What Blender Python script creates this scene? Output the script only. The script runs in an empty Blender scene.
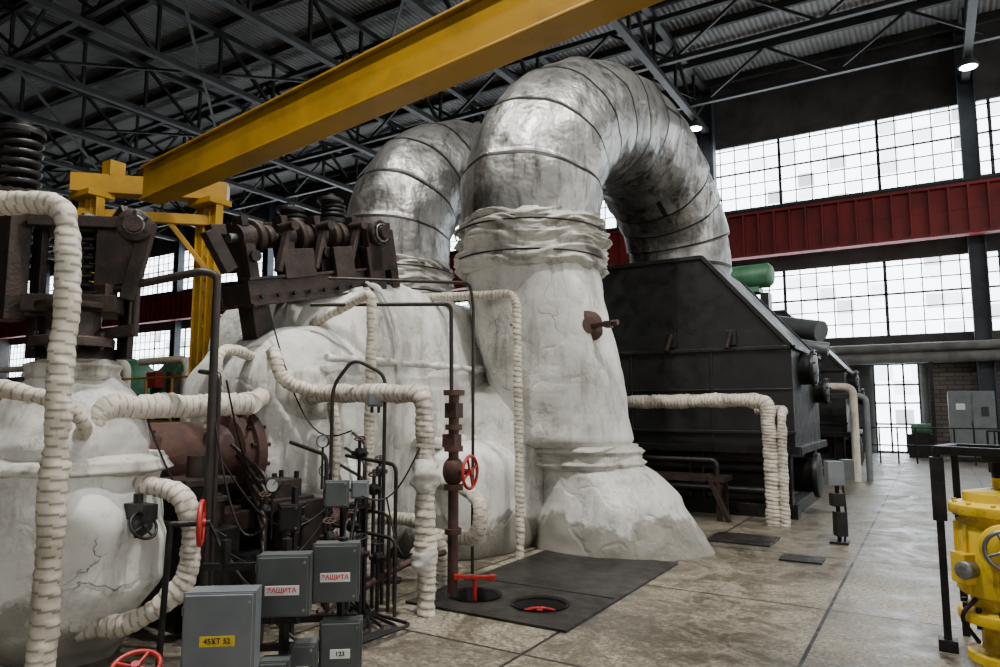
import bpy, math, random
from mathutils import Vector, Matrix, noise, Euler
from mathutils.geometry import tessellate_polygon
random.seed(7)
V=Vector
# ---------------------------------------------------------------- materials
def newmat(name):
    m=bpy.data.materials.new(name); m.use_nodes=True
    nt=m.node_tree; nt.nodes.clear()
    o=nt.nodes.new('ShaderNodeOutputMaterial'); p=nt.nodes.new('ShaderNodeBsdfPrincipled')
    nt.links.new(p.outputs[0],o.inputs[0])
    return m,nt,p
def N(nt,t,**k):
    n=nt.nodes.new(t)
    for a,b in k.items(): setattr(n,a,b)
    return n
def noisetex(nt,vec,scale,detail=5,rough=.6,dist=0):
    n=N(nt,'ShaderNodeTexNoise'); n.inputs['Scale'].default_value=scale; n.inputs['Detail'].default_value=detail
    n.inputs['Roughness'].default_value=rough; n.inputs['Distortion'].default_value=dist
    nt.links.new(vec,n.inputs['Vector']); return n.outputs['Fac']
def ramp(nt,fac,stops):
    r=N(nt,'ShaderNodeValToRGB'); e=r.color_ramp.elements
    while len(e)<len(stops): e.new(.5)
    for i,(p,c) in enumerate(stops):
        e[i].position=p; e[i].color=(c[0],c[1],c[2],1) if not isinstance(c,(int,float)) else (c,c,c,1)
    nt.links.new(fac,r.inputs[0]); return r.outputs[0]
def mixc(nt,fac,a,b,mode='MIX'):
    m=N(nt,'ShaderNodeMix',data_type='RGBA',blend_type=mode)
    for s,v in ((0,fac),(6,a),(7,b)):
        if hasattr(v,'is_linked'): nt.links.new(v,m.inputs[s])
        elif s==0: m.inputs[0].default_value=v
        else: m.inputs[s].default_value=(v[0],v[1],v[2],1)
    return m.outputs[2]
def pos(nt,scale=(1,1,1),rot=(0,0,0)):
    g=N(nt,'ShaderNodeNewGeometry'); mp=N(nt,'ShaderNodeMapping')
    mp.inputs['Scale'].default_value=scale; mp.inputs['Rotation'].default_value=rot
    nt.links.new(g.outputs['Position'],mp.inputs['Vector']); return mp.outputs[0]
def bump(nt,p,h,strength,dist=.02,prev=None):
    b=N(nt,'ShaderNodeBump'); b.inputs['Strength'].default_value=strength; b.inputs['Distance'].default_value=dist
    nt.links.new(h,b.inputs['Height'])
    if prev: nt.links.new(prev,b.inputs['Normal'])
    nt.links.new(b.outputs[0],p.inputs['Normal']); return b.outputs[0]
def simple(name,c1,c2,scale=4,rough=.6,metal=0,bs=.3,bscale=30,dist=.01,stops=(.35,.65),c3=None,r2=None):
    m,nt,p=newmat(name); v=pos(nt)
    f=noisetex(nt,v,scale,6,.65,.3)
    st=[(stops[0],c1),(stops[1],c2)]
    if c3: st.append((min(.99,stops[1]+.08),c3))
    nt.links.new(ramp(nt,f,st),p.inputs['Base Color'])
    p.inputs['Metallic'].default_value=metal
    if r2 is not None: nt.links.new(ramp(nt,noisetex(nt,v,scale*2.3,4),[(.35,rough),(.65,r2)]),p.inputs['Roughness'])
    else: p.inputs['Roughness'].default_value=rough
    if bs: bump(nt,p,noisetex(nt,v,bscale,3),bs,dist)
    return m
def insul(name,base,dirt,crack=True,lowdirt=False,fine=.2,grime=.5):
    m,nt,p=newmat(name); v=pos(nt)
    n1=noisetex(nt,v,1.2,8,.7,.5); n2=noisetex(nt,v,8,7,.75)
    c=ramp(nt,n1,[(.32,dirt),(.43,[.8*x for x in base]),(.54,base),(.8,[min(1,x*1.08) for x in base])])
    c=mixc(nt,ramp(nt,n2,[(.53,0.0),(.72,.6*grime*2)]),c,dirt)
    vs=pos(nt,(2.6,2.6,.4)); n3=noisetex(nt,vs,1.7,6,.72)
    c=mixc(nt,ramp(nt,n3,[(.52,0.0),(.68,grime*1.15)]),c,(.13,.115,.09))
    hb=None
    if crack:
        w=N(nt,'ShaderNodeTexVoronoi',feature='DISTANCE_TO_EDGE'); w.inputs['Scale'].default_value=1.0
        g=N(nt,'ShaderNodeVectorMath',operation='ADD'); nz=N(nt,'ShaderNodeTexNoise'); nz.inputs['Scale'].default_value=2.5; nz.inputs['Detail'].default_value=6
        nt.links.new(v,nz.inputs['Vector']); nt.links.new(v,g.inputs[0]); nt.links.new(nz.outputs['Color'],g.inputs[1]); nt.links.new(g.outputs[0],w.inputs['Vector'])
        mk=ramp(nt,w.outputs['Distance'],[(.0,1.0),(.010,0.0)])
        gate=ramp(nt,noisetex(nt,v,.9,3),[(.58,0.0),(.64,1.0)])
        mm=mixc(nt,1.0,mk,gate,'MULTIPLY')
        c=mixc(nt,mm,c,(.03,.027,.022))
        w2=N(nt,'ShaderNodeTexVoronoi',feature='DISTANCE_TO_EDGE'); w2.inputs['Scale'].default_value=.8; nt.links.new(g.outputs[0],w2.inputs['Vector'])
        hb=ramp(nt,w2.outputs['Distance'],[(0,0.0),(.06,1.0)])
        c=mixc(nt,ramp(nt,w2.outputs['Distance'],[(0,.18),(.03,0.0)]),c,(.3,.28,.24))
    if lowdirt:
        s=N(nt,'ShaderNodeSeparateXYZ'); nt.links.new(v,s.inputs[0])
        ad=N(nt,'ShaderNodeMath',operation='ADD'); nt.links.new(s.outputs[2],ad.inputs[0])
        nn=N(nt,'ShaderNodeMath',operation='MULTIPLY'); nt.links.new(noisetex(nt,v,2.2,6),nn.inputs[0]); nn.inputs[1].default_value=1.1
        nt.links.new(nn.outputs[0],ad.inputs[1])
        c=mixc(nt,ramp(nt,ad.outputs[0],[(.90,.8),(.99,0.0)]),c,(.15,.135,.105))
    nt.links.new(c,p.inputs['Base Color']); p.inputs['Roughness'].default_value=.6
    b=bump(nt,p,noisetex(nt,v,2.6,2,.5),.4,.035); b=bump(nt,p,noisetex(nt,v,30,4),fine,.008,b)
    if hb: bump(nt,p,hb,.5,.015,b)
    return m
M_WHITE=insul('white_plaster_insulation',(.62,.61,.57),(.30,.28,.24),True,True)
M_WRAP=insul('wrapped_cloth_insulation',(.58,.53,.44),(.32,.28,.215),False)
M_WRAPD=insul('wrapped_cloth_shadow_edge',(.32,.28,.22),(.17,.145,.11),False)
M_FOLD=insul('folded_cloth_insulation',(.52,.50,.45),(.18,.16,.13),False,fine=.5,grime=.8)
def steelclad():
    m,nt,p=newmat('galvanised_steel_cladding'); v=pos(nt)
    n=noisetex(nt,v,1.0,5,.65,.8); n2=noisetex(nt,pos(nt,(3.0,3.0,.5)),1.7,6,.72)
    c=ramp(nt,n,[(.3,(.08,.077,.07)),(.42,(.20,.197,.188)),(.58,(.34,.335,.32)),(.78,(.22,.205,.18))])
    c=mixc(nt,ramp(nt,n2,[(.5,0.0),(.66,.85)]),c,(.04,.034,.027))
    nt.links.new(c,p.inputs['Base Color']); p.inputs['Metallic'].default_value=.85
    nt.links.new(ramp(nt,n,[(.3,.5),(.7,.34)]),p.inputs['Roughness'])
    b=bump(nt,p,noisetex(nt,v,2.4,3),.6,.08); bump(nt,p,noisetex(nt,v,12,3),.12,.015,b); return m
M_CLAD=steelclad()
M_STRAP=simple('cladding_seam_band',(.008,.0075,.007),(.03,.028,.025),6,.5,.7,.2,30)
M_RUST=simple('rusty_cast_iron',(.011,.008,.007),(.052,.030,.020),7,.5,.35,.6,40,.01,(.35,.7))
M_RUSTR=simple('red_brown_rust',(.025,.011,.008),(.075,.030,.020),5,.6,.15,.6,40,.01)
M_DARK=simple('dark_greasy_steel',(.005,.005,.005),(.020,.018,.017),6,.45,.5,.4,30,.01)
M_BLACK=simple('black_painted_sheet',(.004,.004,.0045),(.010,.0098,.0098),1.8,.34,.2,.3,6,.012,c3=(.024,.022,.020),r2=.6)
M_PIPE=simple('dark_brown_tube',(.008,.006,.005),(.028,.017,.012),6,.45,.3,.2,30)
M_GREY=simple('grey_enamel_box',(.045,.053,.053),(.075,.084,.084),3,.45,.1,.12,60,.004)
M_GREYL=simple('light_grey_enamel',(.10,.115,.125),(.15,.163,.172),3,.45,.1,.12,60,.004)
M_YEL=simple('yellow_crane_paint',(.20,.105,.002),(.36,.195,.004),1.2,.45,0,.15,20,.006,(.25,.55))
M_YELV=simple('yellow_valve_paint',(.22,.145,.008),(.62,.42,.012),5,.4,0,.2,40,.006,(.3,.5))
M_RED=simple('red_handle_paint',(.25,.010,.008),(.45,.015,.01),8,.45,0,.2,40,.004)
M_REDB=simple('dark_red_girder_paint',(.12,.005,.005),(.22,.010,.010),1.0,.6,0,.1,20)
M_GREEN=simple('green_machine_paint',(.02,.09,.04),(.05,.17,.08),3,.5,0,.1,20)
M_BLUEST=simple('steel_blue_grey_paint',(.018,.023,.029),(.042,.052,.062),1.5,.6,.2,.2,20)
M_MULL=simple('pale_window_bars',(.12,.14,.16),(.22,.24,.26),2,.6,0,0)
M_TRUSS=simple('roof_truss_paint',(.006,.006,.006),(.024,.024,.023),1.5,.6,.1,.1,20)
M_CHROME=simple('dull_metal',(.15,.15,.15),(.35,.35,.34),6,.4,.9,.2,30)
M_LABEL=simple('label_white',(.65,.65,.63),(.7,.7,.68),6,.5,0,0)
M_LTXT=simple('label_red_ink',(.45,.01,.01),(.5,.015,.015),6,.5,0,0)
M_BTXT=simple('label_black_ink',(.01,.01,.01),(.02,.02,.02),6,.5,0,0)
M_PLATE=simple('floor_chequer_plate',(.010,.0095,.009),(.034,.030,.026),3,.34,.4,.4,60,.006,r2=.55)
M_CONC=simple('wall_concrete',(.03,.029,.027),(.075,.072,.067),.6,.85,0,.3,8,.02)
M_PIPEG=simple('grey_wall_pipe',(.09,.09,.085),(.18,.175,.16),2,.7,0,.2,8)
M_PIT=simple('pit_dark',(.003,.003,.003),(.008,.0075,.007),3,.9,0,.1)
def emis(name,col,st,pane=None):
    m,nt,p=newmat(name); p.inputs['Base Color'].default_value=(.8,.8,.8,1); p.inputs['Roughness'].default_value=.6
    p.inputs['Emission Color'].default_value=(*col,1); p.inputs['Emission Strength'].default_value=st
    if pane:
        g=pos(nt,(1/pane[0],1/pane[0],1/pane[1])); fl=N(nt,'ShaderNodeVectorMath',operation='FLOOR'); nt.links.new(g,fl.inputs[0])
        w=N(nt,'ShaderNodeTexWhiteNoise'); nt.links.new(fl.outputs[0],w.inputs['Vector'])
        c=ramp(nt,w.outputs['Value'],[(.0,[.22*x for x in col]),(.07,[.6*x for x in col]),(.4,col)])
        nt.links.new(c,p.inputs['Emission Color'])
    return m
M_GLASS=emis('daylit_frosted_glass',(.86,.94,1.0),9.0,(.62,.55))
M_GLASSS=emis('added_glow_glass_south',(1.0,.98,.94),.8)  # glow for the added south glazing
M_GLASSE=emis('added_glow_glass_east',(1.0,.99,.96),2.2)  # glow for the added east band
M_LAMP=emis('lamp_lens',(.9,.97,1.0),80)
def floormat():
    m,nt,p=newmat('concrete_slab_floor'); v=pos(nt)
    br=N(nt,'ShaderNodeTexBrick'); br.offset=0; br.squash=1
    mp=N(nt,'ShaderNodeMapping'); mp.inputs['Location'].default_value=(.85,.2,0); nt.links.new(v,mp.inputs[0]); nt.links.new(mp.outputs[0],br.inputs['Vector'])
    for k,x in (('Scale',1),('Mortar Size',.015),('Mortar Smooth',.1),('Brick Width',1.68),('Row Height',2.3),('Bias',0)): br.inputs[k].default_value=x
    br.inputs['Color1'].default_value=(.32,.28,.205,1); br.inputs['Color2'].default_value=(.14,.125,.097,1); br.inputs['Mortar'].default_value=(.010,.009,.008,1)
    n=noisetex(nt,v,1.7,9,.8,1.0); c=mixc(nt,ramp(nt,n,[(.45,.85),(.55,0.0)]),br.outputs['Color'],(.065,.053,.036))
    n2=noisetex(nt,v,9,7,.8); c=mixc(nt,ramp(nt,n2,[(.5,0.0),(.64,.6)]),c,(.38,.345,.26))
    n3=noisetex(nt,v,30,4,.8); c=mixc(nt,ramp(nt,n3,[(.44,0.0),(.58,.85)]),c,(.05,.041,.028))
    c=mixc(nt,ramp(nt,br.outputs['Fac'],[(.3,0.0),(.7,1.0)]),c,(.008,.007,.006))
    nt.links.new(c,p.inputs['Base Color'])
    nt.links.new(ramp(nt,n,[(.4,.3),(.6,.6)]),p.inputs['Roughness'])
    bump(nt,p,n2,.25,.008); return m
M_FLOOR=floormat()
def roofmat():
    m,nt,p=newmat('corrugated_roof_deck'); v=pos(nt)
    n=noisetex(nt,v,.25,6,.6); c=ramp(nt,n,[(.3,(.10,.098,.092)),(.7,(.30,.295,.28))])
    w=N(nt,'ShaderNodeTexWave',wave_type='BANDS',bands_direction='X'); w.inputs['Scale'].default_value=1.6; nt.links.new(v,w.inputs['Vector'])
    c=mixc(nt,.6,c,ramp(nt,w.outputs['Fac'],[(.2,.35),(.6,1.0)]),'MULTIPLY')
    nt.links.new(c,p.inputs['Base Color']); p.inputs['Roughness'].default_value=.7
    bump(nt,p,w.outputs['Fac'],.6,.08); return m
M_ROOF=roofmat()
def brickmat():
    m,nt,p=newmat('old_brick_wall'); v=pos(nt)
    s=N(nt,'ShaderNodeSeparateXYZ'); cb=N(nt,'ShaderNodeCombineXYZ'); nt.links.new(v,s.inputs[0]); nt.links.new(s.outputs[0],cb.inputs[0]); nt.links.new(s.outputs[2],cb.inputs[1])
    br=N(nt,'ShaderNodeTexBrick'); nt.links.new(cb.outputs[0],br.inputs['Vector'])
    for k,x in (('Scale',1),('Mortar Size',.015),('Brick Width',.5),('Row Height',.16)): br.inputs[k].default_value=x
    br.inputs['Color1'].default_value=(.14,.12,.10,1); br.inputs['Color2'].default_value=(.085,.07,.06,1); br.inputs['Mortar'].default_value=(.03,.028,.025,1)
    nt.links.new(br.outputs[0],p.inputs['Base Color']); p.inputs['Roughness'].default_value=.85; return m
M_BRICK=brickmat()
# ---------------------------------------------------------------- mesh builder
def basis(ax):
    ax=V(ax).normalized(); h=V((0,0,1)) if abs(ax.z)<.9 else V((1,0,0))
    a=h.cross(ax).normalized(); b=ax.cross(a); return a,b,ax
def path(pts,fil,step):
    pts=[V(p) for p in pts]; out=[pts[0]]
    for i in range(1,len(pts)-1):
        a,b,c=pts[i-1],pts[i],pts[i+1]; d=min(fil,(a-b).length*.49,(c-b).length*.49)
        p0=b+(a-b).normalized()*d; p1=b+(c-b).normalized()*d
        for k in range(9):
            t=k/8; out.append(p0*(1-t)**2+b*2*t*(1-t)+p1*t*t)
    out.append(pts[-1])
    res=[out[0]]
    for i in range(len(out)-1):
        L=(out[i+1]-out[i]).length
        if L<1e-5: continue
        n=max(1,int(round(L/step)))
        for k in range(1,n+1): res.append(out[i].lerp(out[i+1],k/n))
    return res
class B:
    def __init__(s): s.v=[];s.f=[];s.m=[];s.sm=[];s.mats=[]
    def mi(s,mat):
        if mat not in s.mats: s.mats.append(mat)
        return s.mats.index(mat)
    def add(s,vs,fs,mat,smooth=False,mlist=None):
        o=len(s.v); s.v+= [tuple(x) for x in vs]; mi=s.mi(mat)
        for q,f in enumerate(fs): s.f.append([i+o for i in f]); s.m.append(mi if mlist is None else s.mi(mlist[q])); s.sm.append(smooth)
        return s
    def box(s,c,size,mat,rot=0,R=None):
        R=R or (Matrix.Rotation(rot,3,'Z') if not isinstance(rot,tuple) else Euler(rot).to_matrix())
        h=V(size)/2; vs=[V(c)+R@V((x*h.x,y*h.y,z*h.z)) for x in(-1,1) for y in(-1,1) for z in(-1,1)]
        return s.add(vs,[(0,1,3,2),(4,6,7,5),(0,4,5,1),(2,3,7,6),(0,2,6,4),(1,5,7,3)],mat)
    def beam(s,p1,p2,w,h,mat):
        p1,p2=V(p1),V(p2); a,b,ax=basis(p2-p1); L=(p2-p1).length
        R=Matrix((a,b,ax)).transposed()
        return s.box((p1+p2)/2,(w,h,L),mat,R=R)
    def ibeam(s,p1,p2,w,h,t,mat):
        p1,p2=V(p1),V(p2); a,b,ax=basis(p2-p1)
        s.beam(p1,p2,t,h,mat); s.beam(p1+b*(h/2),p2+b*(h/2),w,t,mat); s.beam(p1-b*(h/2),p2-b*(h/2),w,t,mat); return s
    def lathe(s,c,axis,prof,mat,n=28,lump=0,lf=2.0,smooth=True,caps=True,fold=0):
        a,b,ax=basis(axis); c=V(c); vs=[];fs=[]
        for (r,t) in prof:
            for k in range(n):
                th=2*math.pi*k/n; d=a*math.cos(th)+b*math.sin(th); p=c+ax*t+d*r
                if lump: p+=d*lump*(noise.noise(p*lf)+.35*noise.noise(p*lf*2.6))
                if fold: p+=d*fold*noise.noise(V((p.x*1.5,p.y*1.5,p.z*11)))
                vs.append(p)
        m=len(prof)
        for j in range(m-1):
            for k in range(n):
                k2=(k+1)%n; fs.append((j*n+k,j*n+k2,(j+1)*n+k2,(j+1)*n+k))
        s.add(vs,fs,mat,smooth)
        if caps:
            s.add(vs[:n],[tuple(range(n))[::-1]],mat); s.add(vs[-n:],[tuple(range(n))],mat)
        return s
    def slathe(s,c,axis,prof,mat,n=48,sub=5,**k):
        P=[]
        for i in range(len(prof)-1):
            for q in range(sub):
                t=q/sub; P.append((prof[i][0]*(1-t)+prof[i+1][0]*t,prof[i][1]*(1-t)+prof[i+1][1]*t))
        P.append(prof[-1])
        return s.lathe(c,axis,P,mat,n,**k)
    def cyl(s,p1,p2,r,mat,n=20,r2=None):
        p1,p2=V(p1),V(p2); L=(p2-p1).length
        return s.lathe(p1,p2-p1,[(r,0),(r if r2 is None else r2,L)],mat,n)
    def loft(s,rings,mat,n=72,sub=6,lump=0,lf=1.5,fold=0,ff=10):
        R=[]
        for i in range(len(rings)-1):
            for k in range(sub):
                t=k/sub; R.append([rings[i][q]*(1-t)+rings[i+1][q]*t for q in range(5)])
        R.append(list(rings[-1])); vs=[];fs=[]
        for (cx,cy,z,rx,ry) in R:
            for k in range(n):
                th=2*math.pi*k/n; d=V((math.cos(th),math.sin(th),0)); p=V((cx+rx*d.x,cy+ry*d.y,z))
                q=lump*(noise.noise(p*lf)+.35*noise.noise(p*lf*3.1))
                if fold:
                    w=p.z*ff+1.6*noise.noise(p*1.3)*3
                    q+=fold*(noise.noise(V((p.x*1.6,p.y*1.6,w)))+.6*noise.noise(V((p.x*4,p.y*4,w*2))))
                vs.append(p+d*q)
        for j in range(len(R)-1):
            for k in range(n):
                k2=(k+1)%n; fs.append((j*n+k,j*n+k2,(j+1)*n+k2,(j+1)*n+k))
        s.add(vs,fs,mat,True); s.add(vs[-n:],[tuple(range(n))],mat); s.add(vs[:n],[tuple(range(n))[::-1]],mat); return s
    def tube(s,pts,r,mat,n=14,fil=.12,step=.05,wrap=0,lump=0,lf=6,rfun=None,raw=False,mat2=None,mfun=None):
        P=path(pts,fil,step) if not raw else [V(p) for p in pts]
        T=[]
        for i in range(len(P)):
            a=P[max(0,i-1)]; b=P[min(len(P)-1,i+1)]; T.append((b-a).normalized())
        u,w,_=basis(T[0]); vs=[];fs=[];L=0;LL=[]
        for i,p in enumerate(P):
            if i: L+=(P[i]-P[i-1]).length; u=(u-T[i]*u.dot(T[i])).normalized()
            LW=L+.09*noise.noise(p*2.1)
            LL.append(L if raw else LW); w=T[i].cross(u)
            for k in range(n):
                th=2*math.pi*k/n; d=u*math.cos(th)+w*math.sin(th); rr=r
                if wrap: rr*=1+wrap*(((LW/(.055))+k/n)%1.0)
                if rfun: rr=rfun(L,th,p)
                q=p+d*rr
                if lump: q+=d*lump*(noise.noise(q*lf)+.5*noise.noise(q*lf*3.3))
                vs.append(q)
        ml=[]
        for j in range(len(P)-1):
            for k in range(n):
                k2=(k+1)%n; fs.append((j*n+k,j*n+k2,(j+1)*n+k2,(j+1)*n+k))
                if mat2:
                    if mfun: ml.append(mat2 if mfun((LL[j]+LL[j+1])/2,2*math.pi*(k+.5)/n) else mat)
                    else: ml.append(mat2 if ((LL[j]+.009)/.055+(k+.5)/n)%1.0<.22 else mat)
        s.add(vs,fs,mat,True,ml if mat2 else None); s.add(vs[-n:],[tuple(range(n))],mat); s.add(vs[:n],[tuple(range(n))[::-1]],mat); return s
    def wpipe(s,pts,r,fil=.14,mat=None):
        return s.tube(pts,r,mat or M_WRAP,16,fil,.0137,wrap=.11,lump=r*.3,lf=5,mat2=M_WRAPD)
    def torus(s,c,axis,R,r,mat,n=32,m=8):
        a,b,ax=basis(axis); c=V(c); vs=[];fs=[]
        for i in range(n):
            t=2*math.pi*i/n; d=a*math.cos(t)+b*math.sin(t)
            for j in range(m):
                q=2*math.pi*j/m; vs.append(c+d*(R+r*math.cos(q))+ax*r*math.sin(q))
        for i in range(n):
            for j in range(m): fs.append((i*m+j,((i+1)%n)*m+j,((i+1)%n)*m+(j+1)%m,i*m+(j+1)%m))
        return s.add(vs,fs,mat,True)
    def wheel(s,c,axis,R,mat,r=None,spokes=4,hub=True):
        r=r or R*.11; a,b,ax=basis(axis); c=V(c); s.torus(c,axis,R,r,mat)
        for k in range(spokes):
            t=2*math.pi*k/spokes+.4; s.cyl(c,c+(a*math.cos(t)+b*math.sin(t))*R,r*.75,mat,8)
        s.cyl(c-ax*R*.15,c+ax*R*.2,R*.2,mat,12); return s
    def gauge(s,c,axis,R):
        ax=V(axis).normalized(); c=V(c)
        s.lathe(c-ax*.03,ax,[(R*.95,0),(R,.005),(R,.04),(R*.88,.045),(R*.86,.035)],M_DARK,24,caps=False); s.lathe(c-ax*.03,ax,[(R*.95,0),(R*.87,.036)],M_LABEL,24)
        a,b,_=basis(ax); s.beam(c+ax*.008,c+ax*.008+(a*.5+b*.6)*R,.006,.003,M_BTXT); return s
    def spring(s,p,R,r,h,turns,mat):
        p=V(p); pts=[]
        for i in range(int(turns*18)+1):
            t=i/18; pts.append(p+V((R*math.cos(t*2*math.pi),R*math.sin(t*2*math.pi),h*t/turns)))
        return s.tube(pts,r,mat,7,raw=True)
    def bolts(s,c,axis,R,n,br,bl,mat):
        a,b,ax=basis(axis); c=V(c)
        for k in range(n):
            t=2*math.pi*(k+.5)/n; q=c+(a*math.cos(t)+b*math.sin(t))*R; s.cyl(q-ax*bl/2,q+ax*bl/2,br,mat,6)
        return s
    def blob(s,c,half,e,mat,nu=88,nv=56,lump=.05,lf=1.3):
        c=V(c);vs=[];fs=[]
        sg=lambda x,p: math.copysign(abs(x)**p,x)
        for j in range(nv+1):
            ph=-math.pi/2+math.pi*j/nv
            for i in range(nu):
                th=2*math.pi*i/nu
                d=V((sg(math.cos(ph),e)*sg(math.cos(th),e),sg(math.cos(ph),e)*sg(math.sin(th),e),sg(math.sin(ph),e)))
                p=V((d.x*half[0],d.y*half[1],d.z*half[2]))
                p=c+p; nn=d.normalized(); p+=nn*lump*(noise.noise(p*lf)+.4*noise.noise(p*lf*2.5))
                vs.append(p)
        for j in range(nv):
            for i in range(nu):
                i2=(i+1)%nu; fs.append((j*nu+i,j*nu+i2,(j+1)*nu+i2,(j+1)*nu+i))
        return s.add(vs,fs,mat,True)
    def build(s,name,bevel=0,parent=None):
        me=bpy.data.meshes.new(name)
        xs=[v[0] for v in s.v];ys=[v[1] for v in s.v];zs=[v[2] for v in s.v]
        o=V(((min(xs)+max(xs))/2,(min(ys)+max(ys))/2,min(zs)))
        me.from_pydata([tuple(V(v)-o) for v in s.v],[],s.f)
        for m in s.mats: me.materials.append(m)
        me.polygons.foreach_set('material_index',s.m); me.polygons.foreach_set('use_smooth',s.sm); me.update()
        ob=bpy.data.objects.new(name,me); ob.location=o; bpy.context.scene.collection.objects.link(ob)
        if bevel:
            b=ob.modifiers.new('bevel','BEVEL'); b.width=bevel; b.segments=2; b.limit_method='ANGLE'; b.angle_limit=math.radians(50)
        if parent: ob.parent=parent; ob.matrix_parent_inverse=Matrix.Translation(parent.location).inverted()
        return ob
def text(parent,body,size,loc,rz,mat,name):
    cu=bpy.data.curves.new(name,'FONT'); cu.body=body; cu.size=size; cu.align_x='CENTER'; cu.align_y='CENTER'; cu.extrude=.0008; cu.offset=.0009
    ob=bpy.data.objects.new(name,cu); cu.materials.append(mat); bpy.context.scene.collection.objects.link(ob)
    ob.parent=parent; ob.location=V(loc)-parent.location; ob.rotation_euler=(math.pi/2,0,rz); return ob
# ---------------------------------------------------------------- room
XL,XR,YN,YS,ZR=-72,16,31,-14,16.2
HX0,HX1,HY0,HY1=-4.0,-2.5,5.0,7.7
b=B()
for (x0,x1,y0,y1) in ((XL,HX0,YS,YN),(HX1,XR,YS,YN),(HX0,HX1,YS,HY0),(HX0,HX1,HY1,YN)):
    b.box(((x0+x1)/2,(y0+y1)/2,-.1),(x1-x0,y1-y0,.2),M_FLOOR)
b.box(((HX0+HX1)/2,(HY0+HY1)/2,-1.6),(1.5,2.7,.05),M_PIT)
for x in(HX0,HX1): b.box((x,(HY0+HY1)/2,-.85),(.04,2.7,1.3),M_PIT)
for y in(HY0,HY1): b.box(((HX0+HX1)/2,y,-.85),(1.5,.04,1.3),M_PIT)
b.build('floor')
W=XR-XL; CX=(XL+XR)/2
b=B()
for z0,z1 in ((0,4.5),(7.45,10.35),(13.25,ZR)): b.box((CX,YN+.2,(z0+z1)/2),(W,.4,z1-z0),M_CONC)
b.box((2.6,YN-.06,1.9),(5.4,.12,3.8),M_BRICK)
b.build('wall_north')
def band(name,z0,z1,y,mat,frame,px=.62,pz=.55):
    g=B(); g.box((CX,y,(z0+z1)/2),(W,.03,z1-z0),mat)
    x=XL
    i=0
    while x<XR:
        t=.045 if i%6 else .12
        g.box((x,y-.05,(z0+z1)/2),(t,.05,z1-z0),frame if i%6 else M_BLUEST); x+=px; i+=1
    z=z0;i=0
    while z<=z1+.01:
        g.box((CX,y-.05,z),(W,.05,.045 if i%3 else .08),frame); z+=pz; i+=1
    return g.build(name)
band('window_1',10.35,13.25,YN+.15,M_GLASS,M_MULL)
band('window_2',4.5,7.45,YN+.15,M_GLASS,M_MULL)
g=B(); g.box((-1.15,YN-.08,1.7),(1.5,.04,3.3),M_GLASS)
for x in(-1.9,-1.4,-.9,-.4): g.box((x,YN-.12,1.7),(.07,.08,3.4),M_BLUEST)
for z in(.05,1.1,1.9,2.6,3.4): g.box((-1.15,YN-.12,z),(1.5,.08,.07),M_BLUEST)
g.build('door_1')
b=B()
for z0,z1 in ((0,3.0),(10.0,ZR)): b.box((CX,YS-.2,(z0+z1)/2),(W,.4,z1-z0),M_CONC)
b.box((-40,YS-.2,6.5),(64,.4,7),M_CONC)
b.build('wall_south')
g=B(); g.box((4,YS-.1,6.5),(24,.03,7),M_GLASSS)  # unseen glowing glazing added behind camera, extent trimmed to steer its light
x=-8
while x<XR: g.box((x,YS-.03,6.5),(.15,.08,7),M_BLUEST); x+=2.4
g.build('added_window_south')
B().box((XL-.2,(YN+YS)/2,ZR/2),(.4,YN-YS,ZR),M_CONC).build('wall_west')
b=B(); b.box((XR+.2,(YN+YS)/2,1.5),(.4,YN-YS,3),M_CONC); b.box((XR+.2,(YN+YS)/2,14),(.4,YN-YS,4.4),M_CONC); b.build('wall_east')
B().box((XR+.1,(YN+YS)/2,7.4),(.03,YN-YS,8.8),M_GLASSE).build('added_window_east')  # unseen glowing band, added to light the machine from the right
B().box((CX,(YN+YS)/2,ZR+.1),(W,YN-YS,.2),M_ROOF).build('ceiling')
b=B(); y=YS+1
while y<YN:
    b.beam((XL,y,ZR-.16),(XR,y,ZR-.16),.14,.3,M_TRUSS); y+=2.4
b.build('roof_purlins')
cols=[1.7-9.6*k for k in range(8)]+[11.3]
for i,x in enumerate(cols):
    c=B(); yy=YN-.45
    c.ibeam((x,yy,0),(x,yy,ZR-.3),.5,.5,.05,M_BLUEST)
    c.box((x,yy,.15),(.8,.5,.3),M_CONC)
    c.build('steel_column')
for x in [11.3,1.7,-7.9]+[-12.7-4.8*k for k in range(12)]:
    t=B(); z0,z1=13.9,15.85
    t.beam((x,YS,z0),(x,YN,z0),.26,.2,M_TRUSS); t.beam((x,YS,z1),(x,YN,z1),.26,.2,M_TRUSS)
    y=YS; k=0
    while y<YN-.1:
        t.beam((x,y,z0),(x,y,z1),.11,.11,M_TRUSS)
        if k%2: t.beam((x,y,z0),(x,y+2.5,z1),.12,.12,M_TRUSS)
        else: t.beam((x,y,z1),(x,y+2.5,z0),.12,.12,M_TRUSS)
        y+=2.5;k+=1
    t.build('roof_truss')
for yy in (27.5,23.5,19.5,11,2.5):
    t=B(); z0,z1=14.05,15.7
    t.beam((XL,yy,z0),(XR,yy,z0),.18,.18,M_TRUSS); t.beam((XL,yy,z1),(XR,yy,z1),.18,.18,M_TRUSS)
    x=XL;k=0
    while x<XR-2.4:
        if k%2: t.beam((x,yy,z0),(x+2.4,yy,z1),.1,.1,M_TRUSS)
        else: t.beam((x,yy,z1),(x+2.4,yy,z0),.1,.1,M_TRUSS)
        x+=2.4;k+=1
    t.build('longitudinal_roof_brace')
b=B()
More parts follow.
